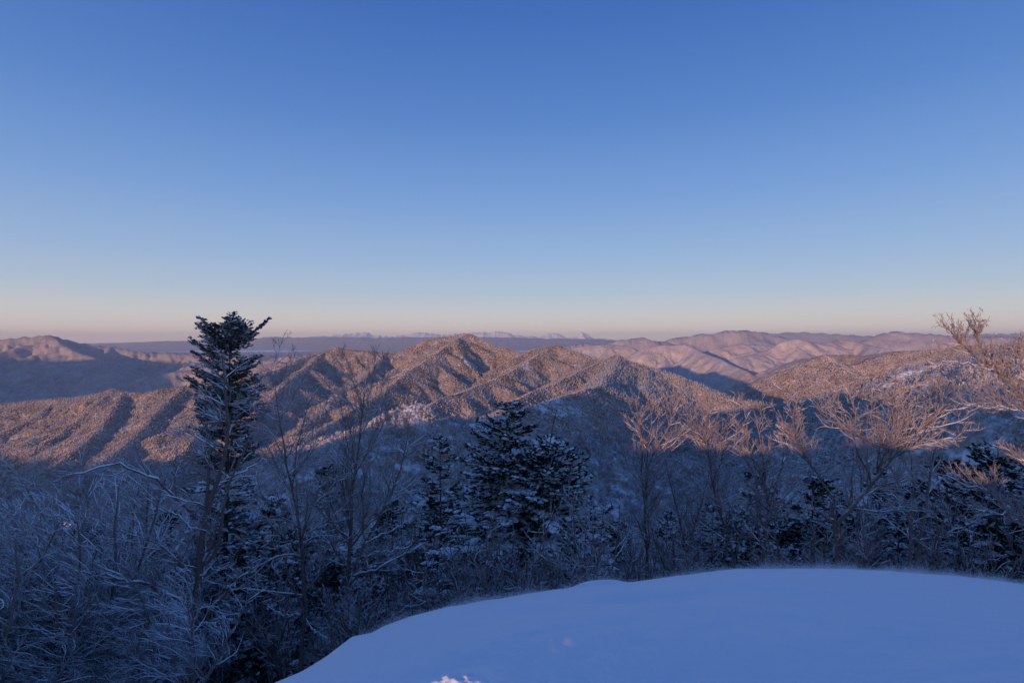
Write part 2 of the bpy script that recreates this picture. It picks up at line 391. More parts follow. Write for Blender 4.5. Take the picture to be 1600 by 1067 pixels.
# far alpine range and plain
def far_range(name, pts, depth, thick, mat, seed, amp_, base=-650):
    pxs = np.arange(-400, 2000, 1.2); ys = np.interp(pxs, [p[0] for p in pts], [p[1] for p in pts])
    ys = ys+fbm(pxs/18., pxs*0+seed, 5, seed, True)*-amp_+.16*amp_
    rows = 26; v = []
    top = (HZ-ys)/F*depth; xw = (pxs-800)/F*depth
    for i in range(rows):
        t = i/(rows-1)*2-1                        # front foot, crest, back foot
        yy = depth+t*thick
        h = base+(top-base)*(1-abs(t))**1.15
        h = h+fbm(xw/2600.+yy/3100., yy/2300.-xw/5200., 4, seed+3, True)*260*(1-abs(t))*min(1, abs(t)*4)
        v.append(np.stack([xw, np.full_like(xw, yy), h], -1))
    v = np.concatenate(v)
    return mesh_obj(name, v, grid_faces(rows, len(pxs), False)[:, ::-1], mat, smooth=True)
def alpine_material(name, snowline):
    m = bpy.data.materials.new(name); n, out = nodes(m); b = bsdf(n, out, .95, .05)
    g = N(n, 'ShaderNodeNewGeometry'); sp = N(n, 'ShaderNodeSeparateXYZ'); n.links.new(g.outputs['Position'], sp.inputs[0])
    nz = noise_node(n, g.outputs['Position'], .0011, 5, .6)
    h = math_(n, 'ADD', sp.outputs['Z'], math_(n, 'MULTIPLY', nz.outputs['Fac'], 350).outputs[0])
    mr = N(n, 'ShaderNodeMapRange'); mr.inputs['From Min'].default_value = snowline; mr.inputs['From Max'].default_value = snowline+160
    n.links.new(h.outputs[0], mr.inputs['Value'])
    c = mix(n, mr.outputs[0], (.24,.28,.35), (.90,.90,.90)); n.links.new(c.outputs[0], b.inputs['Base Color'])
    return m
far1 = far_range('distant_mountains', [(-400,540),(0,540),(140,538),(215,536),(240,534),(300,533),(380,531),(420,526.5),(470,528),(505,525.5),(560,527),(600,528),(640,526.5),(700,527),(760,527),(850,529),(920,530),(1000,534),(1100,536),(1200,530),(1400,530),(1600,529),(2000,532)], 46000, 6000, alpine_material('far_woods', 470), 3, 1.6)
far2 = far_range('snow_peaks', [(-400,545),(460,536),(500,531),(530,523),(545,524),(570,519.5),(585,525),(610,528),(640,524),(655,520),(690,525),(740,521),(780,518.5),(805,525),(845,528),(855,523),(870,521.5),(885,529),(900,528),(908,519.5),(930,529),(960,533),(1000,540),(2000,545)], 54000, 5000, alpine_material('alpine_snow', 60), 8, 3.6)
for o in (far1, far2): tag(o, kind='structure')
bp_ = 44000.
plain = mesh_obj('valley_plain', [(-bp_*1.6, -bp_, -655), (bp_*1.6, -bp_, -655), (bp_*1.6, bp_*1.42, -655), (-bp_*1.6, bp_*1.42, -655)], [(0,1,2,3)], M_MOUNT, attr={'snow': [.5]*4})
tag(plain, kind='structure')
# low cloud lying in the far valleys
cm = bpy.data.materials.new('valley_cloud'); n, out = nodes(cm); b = bsdf(n, out, 1, 0); b.inputs['Base Color'].default_value = (.9,.9,.92,1)
def fog_bank(px0, px1, Yd, depth, top):
    xs_ = np.linspace((px0-800)/F*Yd, (px1-800)/F*Yd, 160); ys_ = np.linspace(Yd, Yd+depth, 30)
    xx, yy = np.meshgrid(xs_, ys_)
    u = (xx-xs_[0])/(xs_[-1]-xs_[0])*2-1; w = (yy-Yd)/depth*2-1
    zz = -660+(top+660)*np.clip(1-np.abs(u)**4, 0, 1)*np.clip(1-np.abs(w)**4, 0, 1)+fbm(xx/900, yy/900, 4, 91)*40
    return np.stack([xx, yy, zz], -1).reshape(-1, 3), grid_faces(30, 160, False)[:, ::-1]
fv, ff, off = [], [], 0
for a in [(170,470,30000,9000,-560), (770,900,30000,8000,-560)]:
    v, f_ = fog_bank(*a); fv.append(v); ff.append(f_+off); off += len(v)
fog = mesh_obj('valley_fog', np.concatenate(fv), np.concatenate(ff), cm, smooth=True); tag(fog, 'white low cloud lying in the far valley', kind='stuff')

# snow crown at the photographer's feet
nth = 720; th_ = np.concatenate([np.radians(np.linspace(-50, 50, 560)), np.radians(np.linspace(50, 310, 162))[1:-1]])
rr_ = np.concatenate([[0.02], np.concatenate([np.geomspace(.4, 1.8, 40, endpoint=False), np.geomspace(1.8, 14, 420)]), np.geomspace(14.3, 41, 70)])
tt, rr = np.meshgrid(th_, rr_); x = rr*np.sin(tt); y = rr*np.cos(tt); z = near_surface(x, y)
z = z-sstep(38.5, 41, rr)*1.0
crown = mesh_obj('snow_ground', np.stack([x, y, z], -1).reshape(-1, 3), grid_faces(len(rr_), len(th_), True), M_SNOW, smooth=True)
tag(crown, 'smooth wind-packed snow crown in the foreground', kind='structure')

# snow grains blown over the crest
gd = np.random.default_rng(12)
m_ = 150000; px = gd.uniform(560, 1650, m_); thd = np.arctan((px-800)/F); mm, Rc = near_params(thd)
dens = .25+.75*np.clip(fbm(px/70, px*0, 3, 5)*1.6+.55, 0, 1); keep = gd.random(m_) < dens*np.interp(px, [560,700,1000,1100,1300,1500,1650], [.1,.4,.3,.4,.8,1,1]); px, thd, mm, Rc = px[keep], thd[keep], mm[keep], Rc[keep]; m_ = len(px)
r = Rc+gd.uniform(-.5, .9, m_); x = r*np.sin(thd); y = r*np.cos(thd); z = np.maximum(near_surface(x, y), -mm*r)+gd.exponential(.026, m_)*(.4+dens[keep])
t4 = np.array([(1,1,1),(1,-1,-1),(-1,1,-1),(-1,-1,1)])*.5
sz = gd.uniform(.0016, .0034, m_)
V = (np.stack([x, y, z], -1)[:, None]+t4[None]*sz[:, None, None]*gd.uniform(.5, 1.5, (m_, 4, 3))).reshape(-1, 3)
Fq = (np.array([(0,1,2),(0,2,3),(0,3,1),(1,3,2)])[None]+(np.arange(m_)*4)[:, None, None]).reshape(-1, 3)
drift = mesh_obj('blown_snow', V, Fq, M_SNOW); tag(drift, 'fine snow grains blowing over the crest', kind='stuff')
# ---------------------------------------------------------------- woods that clothe the mountains (nobody could count them)
def snowy_tree_material(name, col_a, col_b, snowcol=(.74,.75,.78), lo=.15, hi=.65, scale=.4, amount=.8):
    m = bpy.data.materials.new(name); n, out = nodes(m); b = bsdf(n, out, .95, .05)
    g = N(n, 'ShaderNodeNewGeometry'); sp = N(n, 'ShaderNodeSeparateXYZ'); n.links.new(g.outputs['Normal'], sp.inputs[0])
    nz = noise_node(n, g.outputs['Position'], scale, 2, .6)
    wn = N(n, 'ShaderNodeTexWhiteNoise'); rn = N(n, 'ShaderNodeAttribute'); rn.attribute_name = 'tint'
    c = mix(n, rn.outputs['Fac'], col_a, col_b)
    s = math_(n, 'ADD', sp.outputs['Z'], math_(n, 'MULTIPLY', math_(n, 'SUBTRACT', nz.outputs['Fac'], .5).outputs[0], 1.3).outputs[0])
    mr = N(n, 'ShaderNodeMapRange'); mr.inputs['From Min'].default_value = lo; mr.inputs['From Max'].default_value = hi
    mr.inputs['To Max'].default_value = amount
    n.links.new(s.outputs[0], mr.inputs['Value'])
    q = mix(n, mr.outputs[0], c.outputs[0], snowcol); n.links.new(q.outputs[0], b.inputs['Base Color'])
    return m
M_CONF = snowy_tree_material('far_conifer', (.035,.042,.034), (.12,.115,.10), lo=.25, hi=.75, scale=.25, amount=.7)
M_NEARBARE = snowy_tree_material('near_bare_wood', (.27,.25,.25), (.68,.67,.70), lo=.2, hi=.8, scale=.12, amount=.8)
M_BARE = snowy_tree_material('far_bare_wood', (.17,.12,.095), (.56,.49,.46), lo=.35, hi=1., scale=.12, amount=.6)
rg = np.random.default_rng(5)
def scatter(r0, r1, dens, half=45.5):
    nn = int(math.radians(2*half)/2*(r1*r1-r0*r0)*dens)
    r = np.sqrt(rg.random(nn)*(r1*r1-r0*r0)+r0*r0); t = np.radians((rg.random(nn)*2-1)*half)
    x = r*np.sin(t); y = r*np.cos(t); z = ground(x, y)
    return x, y, z, r
def visible(x, y, z, tol=14.):
    """leave out what stands behind the ridges, seen from around the camera"""
    r = np.hypot(x, y); t = np.arctan2(x, y)
    el = (ZG/RR); cm_ = np.maximum.accumulate(el, 0)
    j = np.clip(np.searchsorted(TH, np.where(t < TH[0], t+2*PI, t)), 0, nT-1); i = np.clip(np.searchsorted(R, r)-2, 0, nR-1)
    return (z+tol)/r > cm_[i, j]-.004
def conifer_mask(x, y):
    th = np.arctan2(x, y); j = np.clip(np.searchsorted(TH, np.where(th < TH[0], th+2*PI, th)), 0, nT-1); i = np.clip(np.searchsorted(R, np.hypot(x, y)), 0, nR-1)
    c = fbm(x/150, y/150, 4, 61)+.02+.35*sstep(60, 220, D[i, j])
    c = c-.5*sstep(700, 1100, x)*sstep(2700, 3100, y)
    p4 = P(1080, 600, 2350); d = np.hypot((x-p4[0])/420, (y-p4[1])/420)
    return c+.9*np.exp(-d*d*1.3)
def build_crowns(name, x, y, z, h, w, shape, mat, tints):
    """shape: list of unit vertices (u, v, height), list of faces; each crown is turned and jittered"""
    V, Fc = shape; V = np.array(V, float); Fc = np.array(Fc); k = len(V); m = len(x)
    a = rg.random(m)*2*PI; ca, sa = np.cos(a)[:, None], np.sin(a)[:, None]
    jit = 1+rg.normal(0, .16, (m, k))
    lx = V[None, :, 0]*w[:, None]*jit; ly = V[None, :, 1]*w[:, None]*jit; lz = V[None, :, 2]*h[:, None]*(1+rg.normal(0, .05, (m, k)))
    vx = x[:, None]+lx*ca-ly*sa; vy = y[:, None]+lx*sa+ly*ca; vz = z[:, None]+lz
    vv = np.stack([vx, vy, vz], -1).reshape(-1, 3)
    ff = (Fc[None]+(np.arange(m)*k)[:, None, None]).reshape(-1, 3)
    return mesh_obj(name, vv, ff, mat, attr={'tint': np.repeat(tints, k)})
def cone_shape(n_, tiers):
    v = []; f_ = []
    for (b_, t_, rr2) in tiers:
        o = len(v); v.append((0, 0, t_))
        for i_ in range(n_): a = 2*PI*i_/n_+b_*5; v.append((rr2*math.cos(a), rr2*math.sin(a), b_))
        f_ += [(o, o+1+i_, o+1+(i_+1) % n_) for i_ in range(n_)]
    return v, f_
def dome_shape():
    v = [(0, 0, 1.0)]; f_ = []
    for i_ in range(5): a = 2*PI*i_/5; v.append((.8*math.cos(a), .8*math.sin(a), .72))
    for i_ in range(5): a = 2*PI*(i_+.5)/5; v.append((.75*math.cos(a), .75*math.sin(a), .25))
    for i_ in range(5):
        j_ = (i_+1) % 5
        f_ += [(0, 1+i_, 1+j_), (1+i_, 6+i_, 1+j_), (1+j_, 6+i_, 6+j_)]
    return v, f_
def spray_shape(k_, seed):
    """bare crown seen from afar: k thin upright slivers fanning out of one stem"""
    q = random.Random(seed); v = []; f_ = []
    for i_ in range(k_):
        a = q.uniform(0, 2*PI); s = q.uniform(.2, 1); h0 = q.uniform(.05, .55); x0 = s*.35; 
        h1 = h0+q.uniform(.3, .5); wd = q.uniform(.05, .11)
        o = len(v); tx, ty = -math.sin(a)*wd, math.cos(a)*wd
        v += [(x0*math.cos(a), x0*math.sin(a), h0), (s*math.cos(a)+tx, s*math.sin(a)+ty, h1), (s*math.cos(a)-tx, s*math.sin(a)-ty, h1*.97)]
        f_.append((o, o+1, o+2))
    return v, f_
cone_near = cone_shape(7, [(.08,.55,1.0),(.33,.78,.72),(.58,1.0,.45)]); cone_far = cone_shape(5, [(.05,.65,1.0),(.42,1.0,.62)])
obs = []
for r0, r1, dens, near in [(330, 1500, 1/62., True), (1500, 4300, 1/75., False)]:
    x, y, z, r = scatter(r0, r1, dens)
    ok = visible(x, y, z); x, y, z, r = x[ok], y[ok], z[ok], r[ok]
    # woods thin out on the snow fields
    j = np.clip(np.searchsorted(TH, np.where(np.arctan2(x, y) < TH[0], np.arctan2(x, y)+2*PI, np.arctan2(x, y))), 0, nT-1); i = np.clip(np.searchsorted(R, r), 0, nR-1)
    keep = rg.random(len(x)) > np.where(r > 900, snow[i, j]*.9, 0); x, y, z, r = x[keep], y[keep], z[keep], r[keep]
    c = conifer_mask(x, y)+rg.normal(0, .12, len(x)) > .10
    m = c; rr3 = r; h = rg.uniform(8, 14, m.sum())*(1 if near else .78)
    h = h*(1+.45*np.exp(-(((x[m]-P(1080,600,2350)[0])/420)**2+((y[m]-2350)/420)**2)))
    build = build_crowns('conifer_wood', x[m], y[m], z[m]-.5, h, h*rg.uniform(.19, .27, m.sum()), cone_near if near else cone_far, M_CONF, np.clip(rg.random(m.sum())*.7+fbm(x[m]/120, y[m]/120, 3, 88)*.6, 0, 1))
    tag(build, 'dark conifers dusted with snow covering the mountain flanks', kind='stuff')
    m = ~c; h = rg.uniform(7, 11.5, m.sum())*(1 if near else .66)
    build = build_crowns('bare_wood', x[m], y[m], z[m]-.5, h, h*rg.uniform(.32, .48, m.sum()), spray_shape(26, 3) if near else dome_shape(), M_NEARBARE if near else M_BARE, np.clip(.42+.42*(1-sstep(1400, 2100, r[m]))+.25*sstep(3300, 4300, r[m])*(x[m] > 400)+fbm(x[m]/90, y[m]/90, 4, 87)*1.2+rg.normal(0, .14, m.sum()), 0, 1))
    tag(build, 'bare rimed broadleaved wood covering the mountain flanks', kind='stuff')
# ---------------------------------------------------------------- trees near the camera: bare broadleaved trees grown limb by limb
def bark_material(name, bark, rime, snow_amt=.9, lo=.35, hi=.8):
    m = bpy.data.materials.new(name); n, out = nodes(m); b = bsdf(n, out, .9, .1)
    g = N(n, 'ShaderNodeNewGeometry'); sp = N(n, 'ShaderNodeSeparateXYZ'); n.links.new(g.outputs['Normal'], sp.inputs[0])
    tcn = N(n, 'ShaderNodeTexCoord'); nz = noise_node(n, tcn.outputs['Object'], 9., 3, .65)
    at = N(n, 'ShaderNodeAttribute'); at.attribute_name = 'rime'
    c0 = mix(n, nz.outputs['Fac'], tuple(v*.7 for v in bark), tuple(min(1, v*1.35) for v in bark))
    c1 = mix(n, at.outputs['Fac'], c0.outputs[0], rime)
    s = math_(n, 'ADD', sp.outputs['Z'], math_(n, 'MULTIPLY', math_(n, 'SUBTRACT', nz.outputs['Fac'], .5).outputs[0], 1.4).outputs[0])
    mr = N(n, 'ShaderNodeMapRange'); mr.inputs['From Min'].default_value = lo; mr.inputs['From Max'].default_value = hi; mr.inputs['To Max'].default_value = snow_amt
    n.links.new(s.outputs[0], mr.inputs['Value'])
    q = mix(n, mr.outputs[0], c1.outputs[0], (.80,.81,.84)); n.links.new(q.outputs[0], b.inputs['Base Color'])
    bp = N(n, 'ShaderNodeBump'); bp.inputs['Strength'].default_value = .5; bp.inputs['Distance'].default_value = .02
    n.links.new(nz.outputs['Fac'], bp.inputs['Height']); n.links.new(bp.outputs[0], b.inputs['Normal'])
    return m
M_BARK = bark_material('brown_bark', (.17,.120,.10), (.36,.32,.33), .7)
M_RIME = bark_material('rimed_bark', (.20,.15,.13), (.38,.36,.38), .6)
M_DARKBARK = bark_material('dark_bark', (.10,.075,.06), (.22,.19,.18), .8, .5, .95)
M_LOAD = snow_material('snow_load', .6)

def unit(v): return v/np.maximum(np.linalg.norm(v, axis=-1, keepdims=True), 1e-9)
class Wood:
    """collects round limbs as tubes"""
    def __init__(s): s.v = []; s.f = []; s.a = []; s.n = 0
    def tubes(s, pts, rad, k, rime):
        Nn, n_, _ = pts.shape
        tg = np.empty_like(pts); tg[:, 1:-1] = pts[:, 2:]-pts[:, :-2]; tg[:, 0] = pts[:, 1]-pts[:, 0]; tg[:, -1] = pts[:, -1]-pts[:, -2]
        tg = unit(tg)
        ref = np.zeros((Nn, 1, 3)); ref[..., 0] = 1; mean = unit(pts[:, -1]-pts[:, 0])
        al = np.abs(mean[:, 0]) > .8; ref[al] = (0, 1, 0)
        u = unit(np.cross(tg, ref)); w = np.cross(tg, u)
        a = np.arange(k)*2*PI/k
        ring = pts[:, :, None]+rad[..., None, None]*(u[:, :, None]*np.cos(a)[:, None]+w[:, :, None]*np.sin(a)[:, None])
        s.v.append(ring.reshape(-1, 3))
        idx = np.arange(Nn*n_*k).reshape(Nn, n_, k)+s.n
        q = np.stack([idx[:, :-1], np.roll(idx, -1, 2)[:, :-1], np.roll(idx, -1, 2)[:, 1:], idx[:, 1:]], -1).reshape(-1, 4)
        s.f.append(q); s.n += Nn*n_*k
        s.a.append(np.repeat(np.broadcast_to(rime, (Nn, n_)).reshape(-1), k))
    def build(s, name, mat, parent):
        if not s.v: return None
        return mesh_obj(name, np.concatenate(s.v), np.concatenate(s.f), mat, parent, smooth=True, attr={'rime': np.concatenate(s.a)})
def resample(p, n_):
    p = np.asarray(p, float); d = np.r_[0, np.cumsum(np.linalg.norm(np.diff(p, axis=0), axis=1))]
    t = np.linspace(0, d[-1], n_); return np.stack([np.interp(t, d, p[:, i_]) for i_ in range(3)], -1)
def spawn(g, pts, rad, per_m, tmin, ang, ratio, n_, wob, up, wind, rmin, maxlen, rr=.62, power=.75):
    """children of the polylines pts (N,n,3)"""
    seg = np.linalg.norm(np.diff(pts, axis=1), axis=2); ln = seg.sum(1)
    cnt = np.maximum(1, np.round(ln*per_m*g.uniform(.8, 1.2, len(ln)))).astype(int)
    pi_ = np.repeat(np.arange(len(pts)), cnt); m = len(pi_)
    t = tmin+(1-tmin)*g.random(m)**.85
    f = t*(pts.shape[1]-1); i_ = np.minimum(f.astype(int), pts.shape[1]-2); fr = (f-i_)[:, None]
    a = pts[pi_, i_]; b = pts[pi_, i_+1]; pos = a*(1-fr)+b*fr; tg = unit(b-a)
    r0 = (rad[pi_, i_]*(1-fr[:, 0])+rad[pi_, i_+1]*fr[:, 0])
    rnd_ = g.normal(size=(m, 3)); side = unit(rnd_-(rnd_*tg).sum(1, keepdims=True)*tg)
    an = np.radians(g.normal(ang, 12, m))[:, None]
    d = unit(tg*np.cos(an)+side*np.sin(an)+np.array(wind)*.5+np.array((0, 0, up))*.5)
    L_ = np.minimum(ln[pi_]*ratio*(1.05-t*power)*g.uniform(.55, 1.25, m), maxlen)
    out = np.empty((m, n_, 3)); out[:, 0] = pos; st = (L_/(n_-1))[:, None]
    for k in range(1, n_):
        d = unit(d+g.normal(0, wob*1.25, (m, 3))+np.array(wind)*.22+np.array((0, 0, up))*.22)
        out[:, k] = out[:, k-1]+d*st
    rs = np.maximum(np.minimum(r0*rr, L_*.011+rmin), rmin)
    rads = rs[:, None]*np.linspace(1, .35, n_)[None]; rads = np.maximum(rads, rmin*.7)
    return out, rads
def rime_of(rad, base): return np.clip(base+(.013-rad)/.012*.7, 0, 1)
def snow_on(wood, pts, rad, amt, g, k=5):
    tg = unit(np.diff(pts, axis=1, append=2*pts[:, -1:]-pts[:, -2:-1])); flat = np.sqrt(np.clip(1-tg[..., 2]**2, 0, 1))
    wgt = np.clip((flat-.35)/.45, 0, 1)*g.uniform(.6, 1.1, rad.shape)
    wgt[:, 0] *= .3; wgt[:, -1] = 0
    p = pts.copy(); p[..., 2] += (rad*.55+amt*.45)*wgt
    wood.tubes(p, (rad*.80+amt*.45)*np.clip(wgt, .05, 1), k, np.zeros(rad.shape))
def grow_tree(name, stems, seed, mat=None, rime=.2, wind=(0,0,0), up=.25, limbs=None, density=1., fine=True, snow=.012, levels=(4.5, 7, 11, 12.), rmin=.0038, spread=48, limb_ratio=.5, tmin=.3, maxlen=2.6, power=.75):
    """stems and limbs: lists of (points, radius at start, radius at end), in metres relative to the tree's base"""
    g = np.random.default_rng(seed); mat = mat or M_BARK
    root = bpy.data.objects.new(name, None); COL.objects.link(root)
    tw, sw, sn = Wood(), Wood(), Wood()
    allp, allr = [], []
    for p, ra, rb in stems:
        n_ = 16; q = resample(p, n_); q[1:-1] += g.normal(0, .012, (n_-2, 3)); r = np.linspace(ra, rb, n_)**1.0
        r[0] *= 1.15; tw.tubes(q[None], r[None], 9, rime_of(r[None], rime-.25)); allp.append(q); allr.append(r)
    A, AR = np.array(allp), np.array(allr)
    ls, lr = [], []
    for p, ra, rb in (limbs or []):
        q = resample(p, 16); q[1:-1] += g.normal(0, .02, (14, 3)); r = np.linspace(ra, rb, 16)
        tw.tubes(q[None], r[None], 7, rime_of(r[None], rime-.1)); ls.append(q); lr.append(r)
        if snow: snow_on(sn, q[None], r[None], snow, g, 6)
    B, BR = spawn(g, A, AR, levels[0]*density, tmin, spread, limb_ratio, 8, .12, up, wind, rmin*1.6, maxlen, power=power)
    tw.tubes(B, BR, 5, rime_of(BR, rime))
    if snow: snow_on(sn, B, BR, snow*.55, g)
    lev = [(B, BR)]
    C, CR = spawn(g, B, BR, levels[1]*density, .15, 42, .55, 6, .15, up*.8, wind, rmin*1.25, 1.1)
    if ls:
        Ls, Lr = np.array(ls), np.array(lr)
        C2, C2R = spawn(g, Ls, Lr, levels[1]*density*1.2, .12, 45, .36, 6, .15, up, wind, rmin*1.25, 1.4)
        C = np.concatenate([C, C2]); CR = np.concatenate([CR, C2R])
    sw.tubes(C, CR, 4, rime_of(CR, rime+.1))
    if snow: snow_on(sn, C, CR, snow*.3, g, 4)
    Dd, DR = spawn(g, C, CR, levels[2]*density, .1, 40, .55, 4, .16, up*.7, wind, rmin, .55)
    sw.tubes(Dd, DR, 3, rime_of(DR, rime+.2))
    if fine:
        E, ER = spawn(g, Dd, DR, levels[3]*density, .1, 40, .6, 3, .15, up*.6, wind, rmin*.8, .3)
        sw.tubes(E, ER, 3, rime_of(ER, rime+.25))
    tw.build('trunk', mat, root); sw.build('twigs', mat, root)['kind'] = 'stuff'
    if snow: sn.build('snow_load', M_LOAD, root)['kind'] = 'stuff'
    return root
def gen_stem(g, h, lean=(0, 0), crook=.12, n_=9):
    p = np.zeros((n_, 3)); d = unit(np.array((lean[0], lean[1], 1.)))
    for k in range(1, n_):
        d = unit(d+g.normal(0, crook, 3)*(1, 1, .3)+np.array((0, 0, .15))); p[k] = p[k-1]+d*h/(n_-1)
    return p

# ---------------------------------------------------------------- firs
def needle_material():
    m = bpy.data.materials.new('fir_needles'); n, out = nodes(m); b = bsdf(n, out, .8, .15)
    tcn = N(n, 'ShaderNodeTexCoord'); nz = noise_node(n, tcn.outputs['Object'], 2.5, 3, .65)
    at = N(n, 'ShaderNodeAttribute'); at.attribute_name = 'rime'
    c = ramp(n, nz.outputs['Fac'], [(.3, (.014,.022,.018)), (.7, (.036,.048,.036))])
    q = mix(n, at.outputs['Fac'], c.outputs[0], (.55,.57,.62)); n.links.new(q.outputs[0], b.inputs['Base Color'])
    return m
M_NEEDLE = needle_material()
def fir_tree(name, H, Rw, seed, bare=.08, snow=.5, top_flat=0., gap=.0, upturn=.0, dens=1., tiers=None, rimed=.12, profile=None, npr=10, thin_low=0.):
    g = np.random.default_rng(seed)
    root = bpy.data.objects.new(name, None); COL.objects.link(root)
    tw = Wood()
    st = gen_stem(g, H, (g.normal(0, .01), g.normal(0, .01)), .012, 12); r = np.linspace(H*.008+.03, .010, 12)
    tw.tubes(st[None], r[None], 9, np.zeros((1, 12)))
    nb = int((tiers or 13)*H*dens)
    zf = bare+(1-bare)*np.sort(g.random(nb))**.95; zf = np.minimum(zf, .985)
    prof = profile or (lambda t: (1-t)**.62*(1-top_flat)+top_flat*np.sqrt(np.clip(1-t, 0, 1)))
    t = (zf-bare)/(1-bare)
    Lb = Rw*np.array([prof(v) for v in t])*g.uniform(.75, 1.3, nb)+.10
    Lb *= 1-gap*(np.sin(zf*H*3.1+seed)*.5+.5)*g.random(nb)
    az = g.random(nb)*2*PI
    Lb *= 1-thin_low*(g.random(nb) < .55)*np.clip((.72-t)/.2, 0, 1)*.75
    base = np.stack([np.interp(zf*H, st[:, 2], st[:, i_]) for i_ in range(2)]+[zf*H], -1)
    el0 = .0+.42*t+upturn*t; n_ = 8
    out = np.empty((nb, n_, 3)); out[:, 0] = base; d = np.stack([np.cos(az)*np.cos(el0), np.sin(az)*np.cos(el0), np.sin(el0)], -1)
    for k in range(1, n_):
        s_ = k/(n_-1); bend = (-.10+.20*s_)*(1-t)+.05*t+upturn*.12
        d = unit(d+np.stack([0*bend, 0*bend, bend-.06*(1-t)], -1)+g.normal(0, .06, (nb, 3)))
        out[:, k] = out[:, k-1]+d*(Lb/(n_-1))[:, None]
    br = np.maximum(Lb*.014, .006)[:, None]*np.linspace(1, .35, n_)
    tw.tubes(out, br, 4, np.zeros(br.shape))
    # side shoots lie in the plane of the bough
    seg = Lb; cnt = np.maximum(6, (seg*24*dens).astype(int)); pi_ = np.repeat(np.arange(nb), cnt); m = len(pi_)
    tt_ = .12+.88*g.random(m); f = tt_*(n_-1); i_ = np.minimum(f.astype(int), n_-2); fr = (f-i_)[:, None]
    a, b = out[pi_, i_], out[pi_, i_+1]; pos = a*(1-fr)+b*fr; tg = unit(b-a)
    sgn = np.where(g.random(m) < .5, -1, 1)[:, None]
    lat = unit(np.cross(tg, np.array((0, 0, 1.))))*sgn
    an = np.radians(g.uniform(25, 60, m))[:, None]
    sd = unit(tg*np.cos(an)+lat*np.sin(an)+g.normal(0, .10, (m, 3)))
    ls_ = np.minimum((.10+.42*Lb[pi_]*(1.08-tt_))*g.uniform(.6, 1.1, m), .8)
    shoots = [(pos, sd, ls_)]
    # needles: small blades along every shoot and bough tip
    per = npr; q = np.repeat(np.arange(m), per*np.maximum(1, np.round(ls_/.16)).astype(int)); u = g.random(len(q))
    c = pos[q]+sd[q]*(ls_[q]*u)[:, None]+np.array((0, 0, -1.))*(u*u*ls_[q]*.12)[:, None]
    lat2 = unit(np.cross(sd[q], np.array((0, 0, 1.))))*np.where(g.random(len(q)) < .5, -1, 1)[:, None]
    nd = unit(sd[q]*.9+lat2*g.uniform(.1, 1.0, len(q))[:, None]+np.array((0, 0, 1.))*g.normal(.05, .22, len(q))[:, None])
    ln = g.uniform(.055, .13, len(q))[:, None]; wd = g.uniform(.016, .036, len(q))[:, None]
    sidev = unit(np.cross(nd, unit(g.normal(size=(len(q), 3))*.5+np.array((0, 0, 1.)))))
    V = np.stack([c, c+nd*ln*.5+sidev*wd, c+nd*ln, c+nd*ln*.5-sidev*wd], 1).reshape(-1, 3)
    Fq = np.arange(len(V)).reshape(-1, 4)
    rm = np.clip(np.repeat((g.random(len(q)) < rimed)*g.uniform(.2, .8, len(q)), 4), 0, 1)
    tw.build('trunk', M_DARKBARK, root)
    mesh_obj('needles', V, Fq, M_NEEDLE, root, attr={'rime': rm})['kind'] = 'stuff'
    # snow lies in pads on the outer, upper shoots
    if snow > 0:
        clump = fbm(pos[:, 0]*1.7+seed, pos[:, 1]*1.7+pos[:, 2]*2.3, 3, seed)
        pick = (clump+g.normal(0, .16, m) > .32-snow*.62) & (g.random(m) < .85)
        pp, dd, ll = pos[pick], sd[pick], ls_[pick]; k = len(pp)
        # each pad: a low lumpy ridge along the shoot
        u = np.linspace(0.05, 1.0, 5)[None, :]; w_ = np.array([.25, .9, 1, .8, .2])[None, :]
        cen = pp[:, None]+dd[:, None]*(ll[:, None]*u)[..., None]; cen[..., 2] -= u**2*ll[:, None]*.12
        lt = unit(np.cross(dd, np.array((0, 0, 1.))))[:, None]
        wv = (g.uniform(.045, .105, k)[:, None]*w_*g.uniform(.6, 1.3, (k, 5)))[..., None]
        hh = (g.uniform(.015, .045, k)[:, None]*w_)
        up_ = cen+0; up_[..., 2] += .02+hh
        l_, r_ = cen+lt*wv, cen-lt*wv; l_[..., 2] += .012; r_[..., 2] += .012
        V = np.stack([l_, up_, r_], 2).reshape(k, 15, 3).reshape(-1, 3)
        ff = []
        for j_ in range(4):
            for s_ in range(2): ff.append((3*j_+s_, 3*j_+s_+1, 3*j_+s_+4, 3*j_+s_+3))
            ff.append((3*j_+2, 3*j_, 3*j_+3, 3*j_+5))
        Fq = (np.array(ff)[None]+(np.arange(k)*15)[:, None, None]).reshape(-1, 4)
        mesh_obj('snow_load', V, Fq, M_LOAD, root, smooth=True)['kind'] = 'stuff'
    return root
def copy_tree(o, parent=None):
    c = o.copy(); COL.objects.link(c); c.parent = parent
    for ch in list(o.children): copy_tree(ch, c)
    return c
gv0 = np.random.default_rng(9)
# ---------------------------------------------------------------- the trees the photograph shows one by one
def base_at(px, Yd):
    x = (px-800)/F*Yd; return np.array((x, Yd, float(ground(x, Yd)[0])))
def traced(base, pts, Yd, drift=0., r0=.05, r1=.02, root=False):
    """points (px, py[, depth offset]) of the photograph turned into a limb at depth Yd, relative to the tree's base"""
    out = []
    for i_, p in enumerate(pts):
        dz = p[2] if len(p) > 2 else drift*i_/max(1, len(pts)-1)
        out.append(P(p[0], p[1], Yd+dz)-base)
    if root: out[0][2] = -.3; 
    return (out, r0, r1)
def hero(name, base, stems, limbs, seed, label, cat='tree', **kw):
    o = grow_tree(name, stems, seed, limbs=limbs, **kw); o.location = base
    tag(o, label, cat); return o
